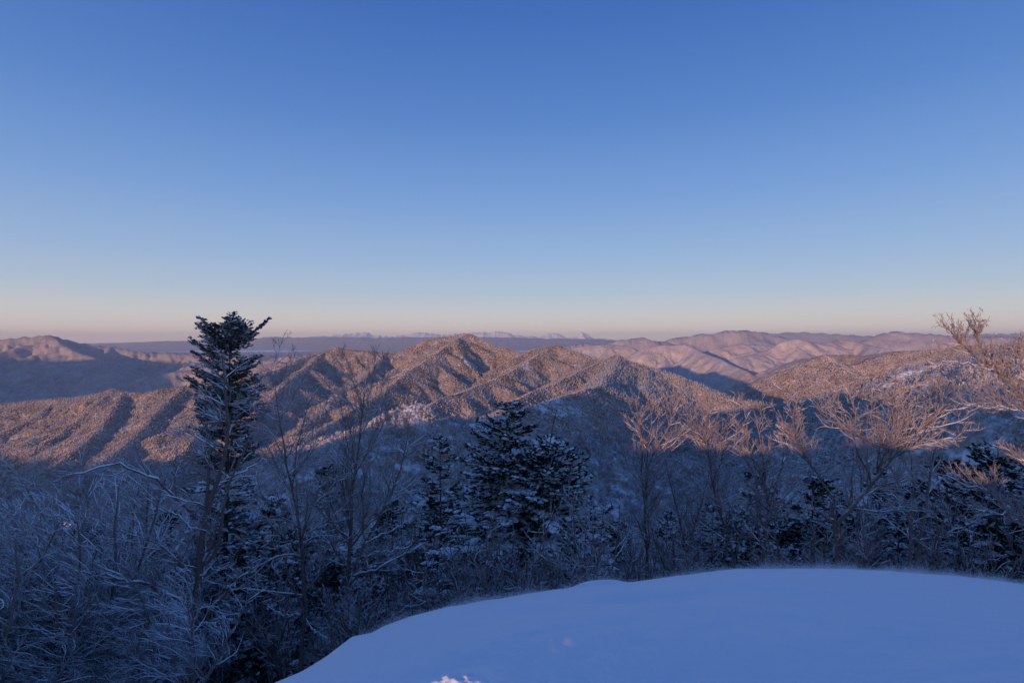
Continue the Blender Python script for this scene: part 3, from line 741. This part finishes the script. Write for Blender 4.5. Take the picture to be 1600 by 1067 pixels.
# T1: the big bare tree at lower left
Yd = 10.5; B = base_at(296, Yd); T = lambda p, **k: traced(B, p, Yd, **k)
st = [T([(296,1120),(300,1000),(307,930),(311,893),(314,844),(321,807),(335,776),(347,728),(355,680),(354,622),(350,580),(346,545)], r0=.095, r1=.008, root=True),
      T([(319,815),(325,762),(327,720),(325,690),(321,655),(322,610)], drift=.4, r0=.035, r1=.012),
      T([(322,880),(339,858),(347,810),(354,762),(375,720),(388,680)], drift=-.3, r0=.035, r1=.012)]
lm = [T([(303,948),(280,936),(254,923),(230,912),(206,906),(165,899),(131,894),(79,891)], drift=-1.2, r0=.032, r1=.008),
      T([(303,954),(272,946),(241,930),(220,913),(193,889),(165,865)], drift=.5, r0=.03, r1=.008),
      T([(300,1013),(292,975),(268,956),(220,946),(193,937)], drift=-.6, r0=.03, r1=.010),
      T([(296,1060),(289,1051),(275,1030),(241,1020),(193,1003)], drift=-.9, r0=.028, r1=.010),
      T([(304,858),(299,827),(282,807),(254,798),(227,789)], drift=.5, r0=.025, r1=.008),
      T([(306,810),(275,779),(241,748),(206,731),(179,724),(131,738),(93,745)], drift=-1.0, r0=.028, r1=.007),
      T([(314,974),(330,951),(347,934),(365,913),(389,893),(393,880)], drift=-.6, r0=.028, r1=.010),
      T([(311,976),(322,975),(332,974),(344,983)], drift=-.8, r0=.02, r1=.008),
      T([(340,760),(360,745),(390,732),(420,715)], drift=.3, r0=.018, r1=.006),
      T([(312,905),(335,885),(350,890),(365,870),(378,845)], drift=-.4, r0=.02, r1=.007)]
hero('bare_tree', B, st, lm, 1, 'large bare tree with snow lined crooked limbs, in front of the tall fir', rime=.0, wind=(-.35,0,.0), snow=.013, levels=(4,6.5,10,12), limb_ratio=.26, maxlen=1.7)
# T3: bare tree left of centre
Yd = 13; B = base_at(540, Yd); T = lambda p, **k: traced(B, p, Yd, **k)
st = [T([(537,1010),(541,941),(544,893),(548,831),(550,793),(553,745),(560,700),(566,650),(570,615)], r0=.075, r1=.006, root=True),
      T([(547,900),(568,855),(586,824),(606,782),(620,752),(634,705),(640,650)], drift=.5, r0=.038, r1=.006),
      T([(550,800),(540,745),(543,700),(538,660),(530,625)], drift=-.5, r0=.02, r1=.005)]
lm = [T([(548,898),(565,896),(586,891),(613,875),(641,862),(665,848)], drift=-.5, r0=.032, r1=.012),
      T([(560,872),(580,866),(606,861),(634,855),(650,842)], drift=.6, r0=.022, r1=.009),
      T([(570,850),(583,842),(610,830),(640,812)], drift=.6, r0=.02, r1=.007),
      T([(545,880),(520,850),(505,845),(480,820)], drift=.4, r0=.02, r1=.007)]
hero('bare_tree', B, st, lm, 2, 'two stemmed bare tree with one long snow laden limb reaching right', rime=.05, snow=.016, levels=(5,7,11,12), limb_ratio=.40, up=.4, maxlen=1.9, power=.55)
# T4
Yd = 12.4; B = base_at(467, Yd); T = lambda p, **k: traced(B, p, Yd, **k)
st = [T([(467,1060),(474,992),(477,941),(473,890),(469,848),(464,803),(457,765),(446,720),(441,670),(433,625),(430,600)], r0=.052, r1=.005, root=True),
      T([(457,765),(462,720),(468,680),(480,640),(488,615)], drift=.4, r0=.016, r1=.005),
      T([(477,955),(462,925),(452,906),(446,880),(441,865),(425,850),(400,841)], drift=-.6, r0=.035, r1=.010)]
lm = [T([(474,965),(490,985),(505,992),(515,1003)], drift=-.5, r0=.018, r1=.008), T([(470,960),(448,962),(430,955),(415,940)], drift=.4, r0=.018, r1=.008)]
hero('bare_tree', B, st, lm, 3, 'thin bare tree standing between the tall fir and the two stemmed tree', rime=.05, snow=.014, levels=(5,7,11,12), limb_ratio=.34, up=.3, maxlen=1.7, power=.55)
# T8: the wide bare tree on the right
Yd = 11.5; B = base_at(1312, Yd); T = lambda p, **k: traced(B, p, Yd, **k)
st = [T([(1314,900),(1310,860),(1304,822),(1327,793),(1355,765),(1379,731),(1410,697),(1425,682),(1440,668),(1470,640),(1495,612)], r0=.07, r1=.009, root=True),
      T([(1304,822),(1300,800),(1296,769),(1275,738),(1257,715),(1242,700),(1232,675),(1215,640)], drift=.6, r0=.032, r1=.010),
      T([(1412,696),(1385,700),(1362,692),(1342,680),(1307,665),(1280,640),(1262,610)], drift=-.5, r0=.024, r1=.008),
      T([(1365,692),(1345,660),(1330,625),(1322,600)], drift=.5, r0=.018, r1=.006),
      T([(1380,690),(1390,655),(1400,625),(1405,595)], drift=.6, r0=.018, r1=.006)]
lm = [T([(1418,690),(1447,695),(1475,687),(1500,678),(1530,668)], drift=-.6, r0=.018, r1=.008),
      T([(1270,733),(1250,700),(1238,660),(1240,630)], drift=-.4, r0=.02, r1=.007),
      T([(1307,815),(1280,800),(1262,780),(1245,770)], drift=-.4, r0=.022, r1=.007),
      T([(1357,763),(1375,757),(1400,752),(1440,745)], drift=-.5, r0=.016, r1=.006)]
for k in range(11):
    tx, ty = 1212+k*28+gv0.uniform(-8, 8), 598+gv0.uniform(-12, 30)
    sx_, sy_ = (1257,716) if tx < 1265 else ((1345,682) if tx < 1370 else (1412,696))
    st.append(T([(sx_, sy_), (sx_*.62+tx*.38+gv0.uniform(-8, 8), sy_*.66+ty*.34), (sx_*.28+tx*.72+gv0.uniform(-9, 9), sy_*.33+ty*.67), (tx, ty)], drift=gv0.uniform(-.9, .9), r0=.016, r1=.005))
hero('bare_tree', B, st, lm, 4, 'widest bare tree on the right, sunlit rimed crown spreading low and flat', rime=.2, snow=.002, power=.3, levels=(9,10,14,12), limb_ratio=.24, up=.35, rmin=.0040, maxlen=1.5, tmin=.40)
# T9: double trunk
Yd = 12.8; B = base_at(1424, Yd); T = lambda p, **k: traced(B, p, Yd, **k)
st = [T([(1421,900),(1423,837),(1420,796),(1406,762),(1392,731),(1385,700)], r0=.06, r1=.014, root=True),
      T([(1429,900),(1437,844),(1447,796),(1454,734),(1460,700),(1458,660)], drift=.3, r0=.055, r1=.012, root=True),
      T([(1423,837),(1427,790),(1425,740),(1420,700)], drift=.3, r0=.03, r1=.010)]
lm = [T([(1418,796),(1400,780),(1378,765),(1370,758)], drift=-.4, r0=.014, r1=.006), T([(1437,844),(1470,838),(1500,826),(1530,810)], drift=-.4, r0=.016, r1=.006)]
hero('bare_tree', B, st, lm, 5, 'pale double trunked bare tree behind the snow edge at right', rime=.2, mat=M_RIME, snow=.010, levels=(4.5,7,11,11), limb_ratio=.28, up=.3, maxlen=1.3, tmin=.45)
# T10: tree beyond the right edge whose limbs reach into view
Yd = 8.2; B = base_at(1675, Yd); T = lambda p, **k: traced(B, p, Yd, **k)
st = [T([(1680,960),(1668,860),(1655,760),(1640,690),(1600,622),(1575,600),(1560,582),(1540,570),(1525,560),(1502,540),(1488,530),(1480,512)], r0=.055, r1=.005, root=True),
      T([(1648,720),(1640,660),(1625,610),(1600,580),(1590,550),(1596,520)], drift=.4, r0=.02, r1=.005),
      T([(1560,583),(1548,560),(1535,540),(1526,525),(1523,505),(1520,492)], drift=-.2, r0=.010, r1=.005),
      T([(1512,549),(1490,545),(1475,540),(1455,530)], drift=.2, r0=.009, r1=.005)]
for a in ([(1502,540),(1485,520),(1470,508),(1455,512)], [(1496,534),(1480,510),(1472,495),(1466,489)], [(1493,531),(1490,510),(1487,498),(1480,490)], [(1502,540),(1500,520),(1502,508),(1510,498)],
          [(1526,530),(1518,508),(1512,495),(1507,488)], [(1524,520),(1520,500),(1518,486),(1519,480)], [(1524,522),(1530,503),(1533,490),(1531,480)], [(1526,528),(1535,515),(1543,505),(1546,496)], [(1545,570),(1550,550),(1548,535),(1553,520)], [(1575,600),(1580,570),(1578,545),(1585,528)]):
    st.append(T(a, drift=gv0.uniform(-.2, .2), r0=.0048, r1=.0024))
for cx_, cy_, n__, sp_ in ((1500,540,14,1.1), (1526,528,14,.85), (1548,575,10,.7), (1590,560,16,.9), (1575,590,10,.9), (1560,570,8,.8)):
    for k in range(n__):
        a_ = gv0.uniform(-sp_, sp_)-.12; l_ = gv0.uniform(22, 46); b_ = a_+gv0.uniform(-.5, .5)
        st.append(T([(cx_, cy_), (cx_+l_*.5*math.sin(a_), cy_-l_*.5*math.cos(a_)), (cx_+l_*.5*math.sin(a_)+l_*.5*math.sin(b_), cy_-l_*.5*math.cos(a_)-l_*.5*math.cos(b_))], drift=gv0.uniform(-.25, .25), r0=.0042, r1=.0022))
lm = [T([(1650,690),(1600,643),(1560,636),(1530,632),(1500,631)], drift=-.5, r0=.011, r1=.004),
      T([(1668,860),(1600,820),(1571,796),(1544,765),(1510,760),(1468,741)], drift=.3, r0=.030, r1=.006),
      T([(1600,820),(1570,803),(1545,800),(1510,790)], drift=-.3, r0=.014, r1=.006),
      T([(1660,790),(1600,725),(1585,710),(1560,690)], drift=.2, r0=.02, r1=.007),
      T([(1560,583),(1520,570),(1480,565),(1440,578)], drift=-.2, r0=.006, r1=.003)]
hero('bare_tree', B, st, lm, 6, 'leaning bare tree at right edge with two twig tufts against the sky', rime=.0, snow=.004, levels=(14,16,20,14), limb_ratio=.18, up=.5, wind=(-.1,0,.1), maxlen=.45, rmin=.0026, tmin=.35)
# T6, T7: reddish slim trees in the middle
Yd = 14; B = base_at(1012, Yd); T = lambda p, **k: traced(B, p, Yd, **k)
st = [T([(1012,920),(1011,860),(1008,800),(1010,740),(1020,710),(1032,690),(1048,660),(1052,640)], r0=.05, r1=.009, root=True),
      T([(1009,790),(1002,735),(1005,692),(997,655),(995,625)], drift=.4, r0=.028, r1=.008),
      T([(1010,740),(1012,700),(1018,660),(1020,630)], drift=.3, r0=.02, r1=.008)]
hero('bare_tree', B, st, [], 7, 'reddish bare tree with upright forking stems right of the twin topped snowy fir', rime=.0, snow=.006, levels=(6,8,12,12), limb_ratio=.34, up=.45, maxlen=1.4, power=.5)
Yd = 14.5; B = base_at(1136, Yd); T = lambda p, **k: traced(B, p, Yd, **k)
st = [T([(1150,920),(1146,870),(1135,830),(1120,790),(1112,750),(1105,700),(1090,660)], r0=.045, r1=.009, root=True),
      T([(1112,760),(1125,720),(1135,685),(1140,650)], drift=.4, r0=.024, r1=.008)]
hero('bare_tree', B, st, [], 8, 'slim left leaning bare tree just right of the reddish forking tree', rime=.05, snow=.008, levels=(6,8,12,12), limb_ratio=.36, up=.4, maxlen=1.4, power=.5)
Yd = 13.2; B = base_at(1195, Yd); T = lambda p, **k: traced(B, p, Yd, **k)
st = [T([(1190,915),(1194,860),(1200,800),(1196,750),(1190,700),(1182,650)], r0=.045, r1=.009, root=True),
      T([(1200,800),(1215,750),(1225,710),(1222,665)], drift=.4, r0=.026, r1=.008),
      T([(1197,760),(1178,725),(1165,690),(1160,660)], drift=-.4, r0=.022, r1=.008)]
hero('bare_tree', B, st, [], 9, 'three stemmed bare tree with sunlit reddish tips left of the widest tree', rime=.1, snow=.006, levels=(6,8,12,12), limb_ratio=.36, up=.45, maxlen=1.4, power=.5)
# dead leaning pole between the fir tops
Yd = 14.2; B = base_at(846, Yd); T = lambda p, **k: traced(B, p, Yd, **k)
hero('bare_tree', B, [T([(838,905),(842,800),(852,740),(858,700),(864,665),(870,640)], r0=.04, r1=.010, root=True)], [], 10, 'dead leaning trunk sticking up behind the two tops of the snowy fir', mat=M_DARKBARK, rime=-.4, snow=0, levels=(.5,1,1.5,1), limb_ratio=.08, fine=False, maxlen=.3)

# firs
def place_fir(px, top, Yd, rpx, seed, label, **kw):
    B = base_at(px, Yd); H = (HZ-top)/F*Yd-B[2]
    o = fir_tree('fir_tree', H, rpx/F*Yd, seed, **kw); o.location = B; tag(o, label, 'tree'); return o
topheavy = lambda t: .95*(1-.34*t)*(1-max(0, (t-.90)/.10)**2*.6)
place_fir(354, 506, 18.0, 84, 21, 'tall frosted fir at left rising above the horizon with a broad ragged flat top', bare=.12, snow=.30, gap=.45, upturn=.12, profile=topheavy, tiers=18, rimed=.6, npr=8, thin_low=.55)
place_fir(803, 634, 15.5, 150, 22, 'snowy fir in the centre with the taller pointed top', bare=.05, snow=1.0, tiers=30, gap=.25)
place_fir(866, 692, 14.6, 118, 23, 'shorter snowy fir leaning on the right side of the taller centre fir', bare=.05, snow=1.1, tiers=32, gap=.25, top_flat=.6)
place_fir(1555, 694, 15.5, 135, 24, 'dark drooping fir filling the lower right corner of the wood', bare=.03, snow=.42, tiers=16, gap=.3)
place_fir(1478, 716, 18.0, 105, 25, 'dark fir behind the pale double trunked tree on its right side', bare=.03, snow=.42, tiers=16, gap=.3)
place_fir(1385, 738, 19.0, 95, 26, 'dark fir behind the low limb of the widest bare tree', bare=.03, snow=.40, tiers=16, gap=.3)
place_fir(1180, 742, 18.5, 80, 27, 'small dark fir behind the three stemmed bare tree', bare=.03, snow=.40, tiers=15, gap=.3)
place_fir(1268, 748, 17.5, 85, 28, 'small dark fir directly left of the widest bare tree trunk', bare=.03, snow=.45, tiers=15, gap=.3)
place_fir(690, 684, 27.0, 80, 29, 'smaller fir showing left of the centre fir under the lit knoll', bare=.03, snow=.40, tiers=11, gap=.3)
place_fir(505, 730, 22.0, 75, 30, 'dark snow dusted fir behind the two stemmed bare tree', bare=.03, snow=.50, tiers=13, gap=.3)
place_fir(425, 775, 16.5, 80, 31, 'dark snowy fir right of the tall fir trunk', bare=.03, snow=.55, tiers=15, gap=.3)
place_fir(615, 790, 20.0, 80, 32, 'dark fir low behind the snow laden limb left of centre', bare=.03, snow=.38, tiers=14, gap=.3)
place_fir(745, 810, 17.0, 60, 33, 'low dark fir at the left foot of the centre fir', bare=.03, snow=.38, tiers=14, gap=.3)
place_fir(262, 800, 17.5, 75, 34, 'dark snowy fir left of the tall fir behind the large bare tree', bare=.03, snow=.5, tiers=13, gap=.3)

# more of the dark firs that stand close behind the thicket: copies of two seldom seen ones
gf = np.random.default_rng(3)
fa = fir_tree('fir_tree', 6.0, 1.9, 60, bare=.02, snow=.42, tiers=14, gap=.3); fb = fir_tree('fir_tree', 5.0, 1.7, 61, bare=.02, snow=.5, tiers=14, gap=.3)
spots = []
for px, top, Yd in [(40,840,20),(120,815,22),(180,830,16),(230,870,15),(330,850,20),(400,870,14),(450,850,19),(520,860,17),(580,840,22),(640,850,18),(700,830,20),(760,870,15.5),
        (930,845,17),(965,815,21),(1040,800,22),(1080,830,18),(1110,790,20),(1150,800,17),(1215,790,16),(1240,810,18),(1300,770,21),(1340,790,17),(1400,790,17),(1440,760,21),(1500,770,17),(1535,760,20),(1590,740,18),(1610,720,22),(1640,700,16)]:
    spots.append((px, top, Yd))
for i_, (px, top, Yd) in enumerate(spots):
    src = (fa, fb)[i_ % 2]; o = src if i_ < 2 else copy_tree(src)
    B = base_at(px, Yd); H = (HZ-top)/F*Yd-B[2]; s_ = max(.35, H/(6.0, 5.0)[i_ % 2])
    o.location = B; o.scale = (s_*gf.uniform(.9, 1.15),)*2+(s_,); o.rotation_euler = (0, 0, gf.uniform(0, 2*PI))
    tag(o, 'dark fir among many alike, standing low in the thicket with snow on its boughs', 'tree', 'dark firs low in the thicket')
# ---------------------------------------------------------------- the tangle of small trees and shrubs on the slope
gv = np.random.default_rng(77)
def variant(kind, seed):
    g = np.random.default_rng(seed)
    if kind == 'wind':      # rimed, combed to the left
        h = g.uniform(3.2, 4.4)
        st = [(gen_stem(g, h*g.uniform(.8, 1), (g.uniform(-.5, .1), g.uniform(-.2, .2)), .16), .032, .008) for _ in range(4)]
        return grow_tree('rimed_tree', st, seed, mat=M_RIME, rime=.05, wind=(-.5,0,.06), up=.12, snow=.009, levels=(6.5,10,15,15), rmin=.0028, limb_ratio=.45, tmin=.2, maxlen=1.6)
    if kind == 'slim':
        h = g.uniform(4.2, 5.6)
        st = [(gen_stem(g, h*g.uniform(.75, 1), (g.normal(0, .16), g.normal(0, .16)), .10), .042, .008) for _ in range(g.integers(2, 4))]
        return grow_tree('slender_tree', st, seed, mat=M_BARK, rime=-.1, up=.38, snow=.006, levels=(5,7,10,9), rmin=.0040, limb_ratio=.33, tmin=.2, maxlen=1.3)
    h = g.uniform(1.7, 2.4)
    st = [(gen_stem(g, h*g.uniform(.6, 1), (g.normal(0, .45), g.normal(0, .45)), .16), .018, .006) for _ in range(9)]
    return grow_tree('shrub', st, seed, mat=M_BARK, rime=-.1, up=.25, snow=.004, levels=(6,7,9,7), rmin=.0036, limb_ratio=.42, tmin=.15, maxlen=.8)
def strew(kinds, nvar, spots, labels, cat, group, seed0):
    protos = []
    for k, (x, y, s) in enumerate(spots):
        if k < nvar: o = variant(kinds, seed0+k); protos.append(o)
        else: o = copy_tree(protos[k % nvar])
        z = float(ground(x, y)[0]); o.location = (x, y, z-.12); o.scale = (s, s, s)
        o.rotation_euler = (0, 0, (gv.uniform(0, 2*PI) if kinds != 'wind' else gv.uniform(-.5, .5)))
        tag(o, labels, cat, group)
def ray_spots(pxs, Ys, tops, hv):
    out = []
    for px, Yd, tp in zip(pxs, Ys, tops):
        x = (px-800)/F*Yd; z = float(ground(x, Yd)[0]); h = (HZ-tp)/F*Yd-z
        out.append((x, Yd, min(1.9, max(.45, h/hv))))
    return out
sky_x = [-150,0,100,200,290,330,420,520,600,700,760,900,960,1050,1150,1300,1500,1700]; sky_y = [715,722,735,752,750,745,740,740,760,770,800,800,745,720,715,735,720,680]
# wind-combed rimed trees at lower left
n_ = 62; pxs = gv.uniform(-150, 300, n_); Ys = gv.uniform(8.5, 21, n_); tops = np.interp(pxs, sky_x, sky_y)+gv.random(n_)**1.3*190
strew('wind', 6, ray_spots(pxs, Ys, tops, 3.6), 'rimed tree with wind combed branches in the thicket filling the lower left corner', 'tree', 'rimed trees in the lower left corner', 300)
n_ = 85; pxs = gv.uniform(300, 1720, n_); Ys = gv.uniform(12.5, 26, n_); tops = np.interp(pxs, sky_x, sky_y)+gv.random(n_)**1.2*150
strew('slim', 8, ray_spots(pxs, Ys, tops, 4.7), 'slender bare tree among many alike in the dark thicket behind the snow crown', 'tree', 'slender trees in the dark thicket', 400)
n_ = 80; pxs = gv.uniform(250, 1720, n_); Ys = gv.uniform(10.5, 18, n_)
strew('bush', 5, [((px-800)/F*Yd, Yd, sc) for px, Yd, sc in zip(pxs, Ys, gv.uniform(.7, 1.25, n_))], 'low twiggy shrub among many alike along the foot of the thicket', 'shrub', 'shrubs along the foot of the thicket', 500)
n_ = 75; Ys = np.exp(gv.uniform(math.log(26), math.log(130), n_)); pxs = gv.uniform(-80, 1680, n_)
strew('slim', 4, [((px-800)/F*Yd, Yd, sc) for px, Yd, sc in zip(pxs, Ys, gv.uniform(1.0, 1.6, n_))], 'bare tree among many alike on the steep slope below the thicket', 'tree', 'trees on the steep slope below', 600)
# unseen trees added behind the photographer: their twigs thin out the low sunlight
n_ = 34; tb = gv.uniform(18, 48, n_); ox = gv.uniform(-3.5, 7, n_)
strew('slim', 3, [(2-math.sin(SUN_AZ)*t_*1.0+o_*math.cos(SUN_AZ), 2-math.cos(SUN_AZ)*t_-o_*math.sin(SUN_AZ), gv.uniform(.9, 1.5)) for t_, o_ in zip(tb, ox)], 'unseen bare tree added behind the camera to thin the sunlight', 'tree', 'unseen bare trees added behind the camera', 700)

# each of the many gets a label that says where it stands among its like
PLACES = [(-1e9, 'at the left edge'), (110, 'left of the tall fir'), (300, 'around the foot of the tall fir'), (450, 'left of the two stemmed bare tree'), (545, 'right of the two stemmed bare tree'),
          (720, 'around the centre fir'), (930, 'around the reddish forking tree'), (1080, 'around the slim leaning tree'), (1230, 'below the widest bare tree'), (1395, 'around the double trunked tree'), (1540, 'at the right edge')]
ORD = 'first second third fourth fifth sixth seventh eighth ninth tenth eleventh twelfth thirteenth fourteenth fifteenth sixteenth seventeenth eighteenth nineteenth twentieth'.split()
ORD += ['twenty-'+w for w in ORD[:9]]+['thirtieth']+['thirty-'+w for w in ORD[:9]]+['fortieth']+['forty-'+w for w in ORD[:9]]
def tell_apart(group, noun):
    obs = [o for o in COL.objects if o.get('group') == group and o.parent is None]
    seg = {}
    for o in obs:
        px = 800+F*o.location.x/o.location.y; k = [i_ for i_, p in enumerate(PLACES) if px >= p[0]][-1]
        seg.setdefault(k, []).append((px, o))
    for k, lst in seg.items():
        lst.sort(key=lambda q: q[0])
        for i_, (px, o) in enumerate(lst):
            o['label'] = '%s %s from left %s' % (ORD[min(i_, len(ORD)-1)], noun, PLACES[k][1])
tell_apart('rimed trees in the lower left corner', 'rimed wind combed tree')
tell_apart('slender trees in the dark thicket', 'slender dark bare tree')
tell_apart('shrubs along the foot of the thicket', 'low twiggy shrub')
tell_apart('trees on the steep slope below', 'distant bare tree downslope')
tell_apart('dark firs low in the thicket', 'low dark fir')
# ---------------------------------------------------------------- the air
HZ_D = 1.8e-5
hm = bpy.data.materials.new('haze_air'); n, out = nodes(hm)
pv = N(n, 'ShaderNodeVolumePrincipled'); pv.inputs['Density'].default_value = HZ_D
pv.inputs['Color'].default_value = (.90,.95,1.0,1); pv.inputs['Anisotropy'].default_value = 0.15
n.links.new(pv.outputs[0], out.inputs['Volume'])
b0, b1 = np.array((-80000., -48000., -700.)), np.array((80000., 66000., 900.))
cv = [(x_, y_, z_) for x_ in (b0[0], b1[0]) for y_ in (b0[1], b1[1]) for z_ in (b0[2], b1[2])]
hz = mesh_obj('haze', cv, [(0,1,3,2),(4,6,7,5),(0,4,5,1),(2,3,7,6),(0,2,6,4),(1,5,7,3)], hm)
tag(hz, 'thin blue air haze between the ridges', kind='stuff')
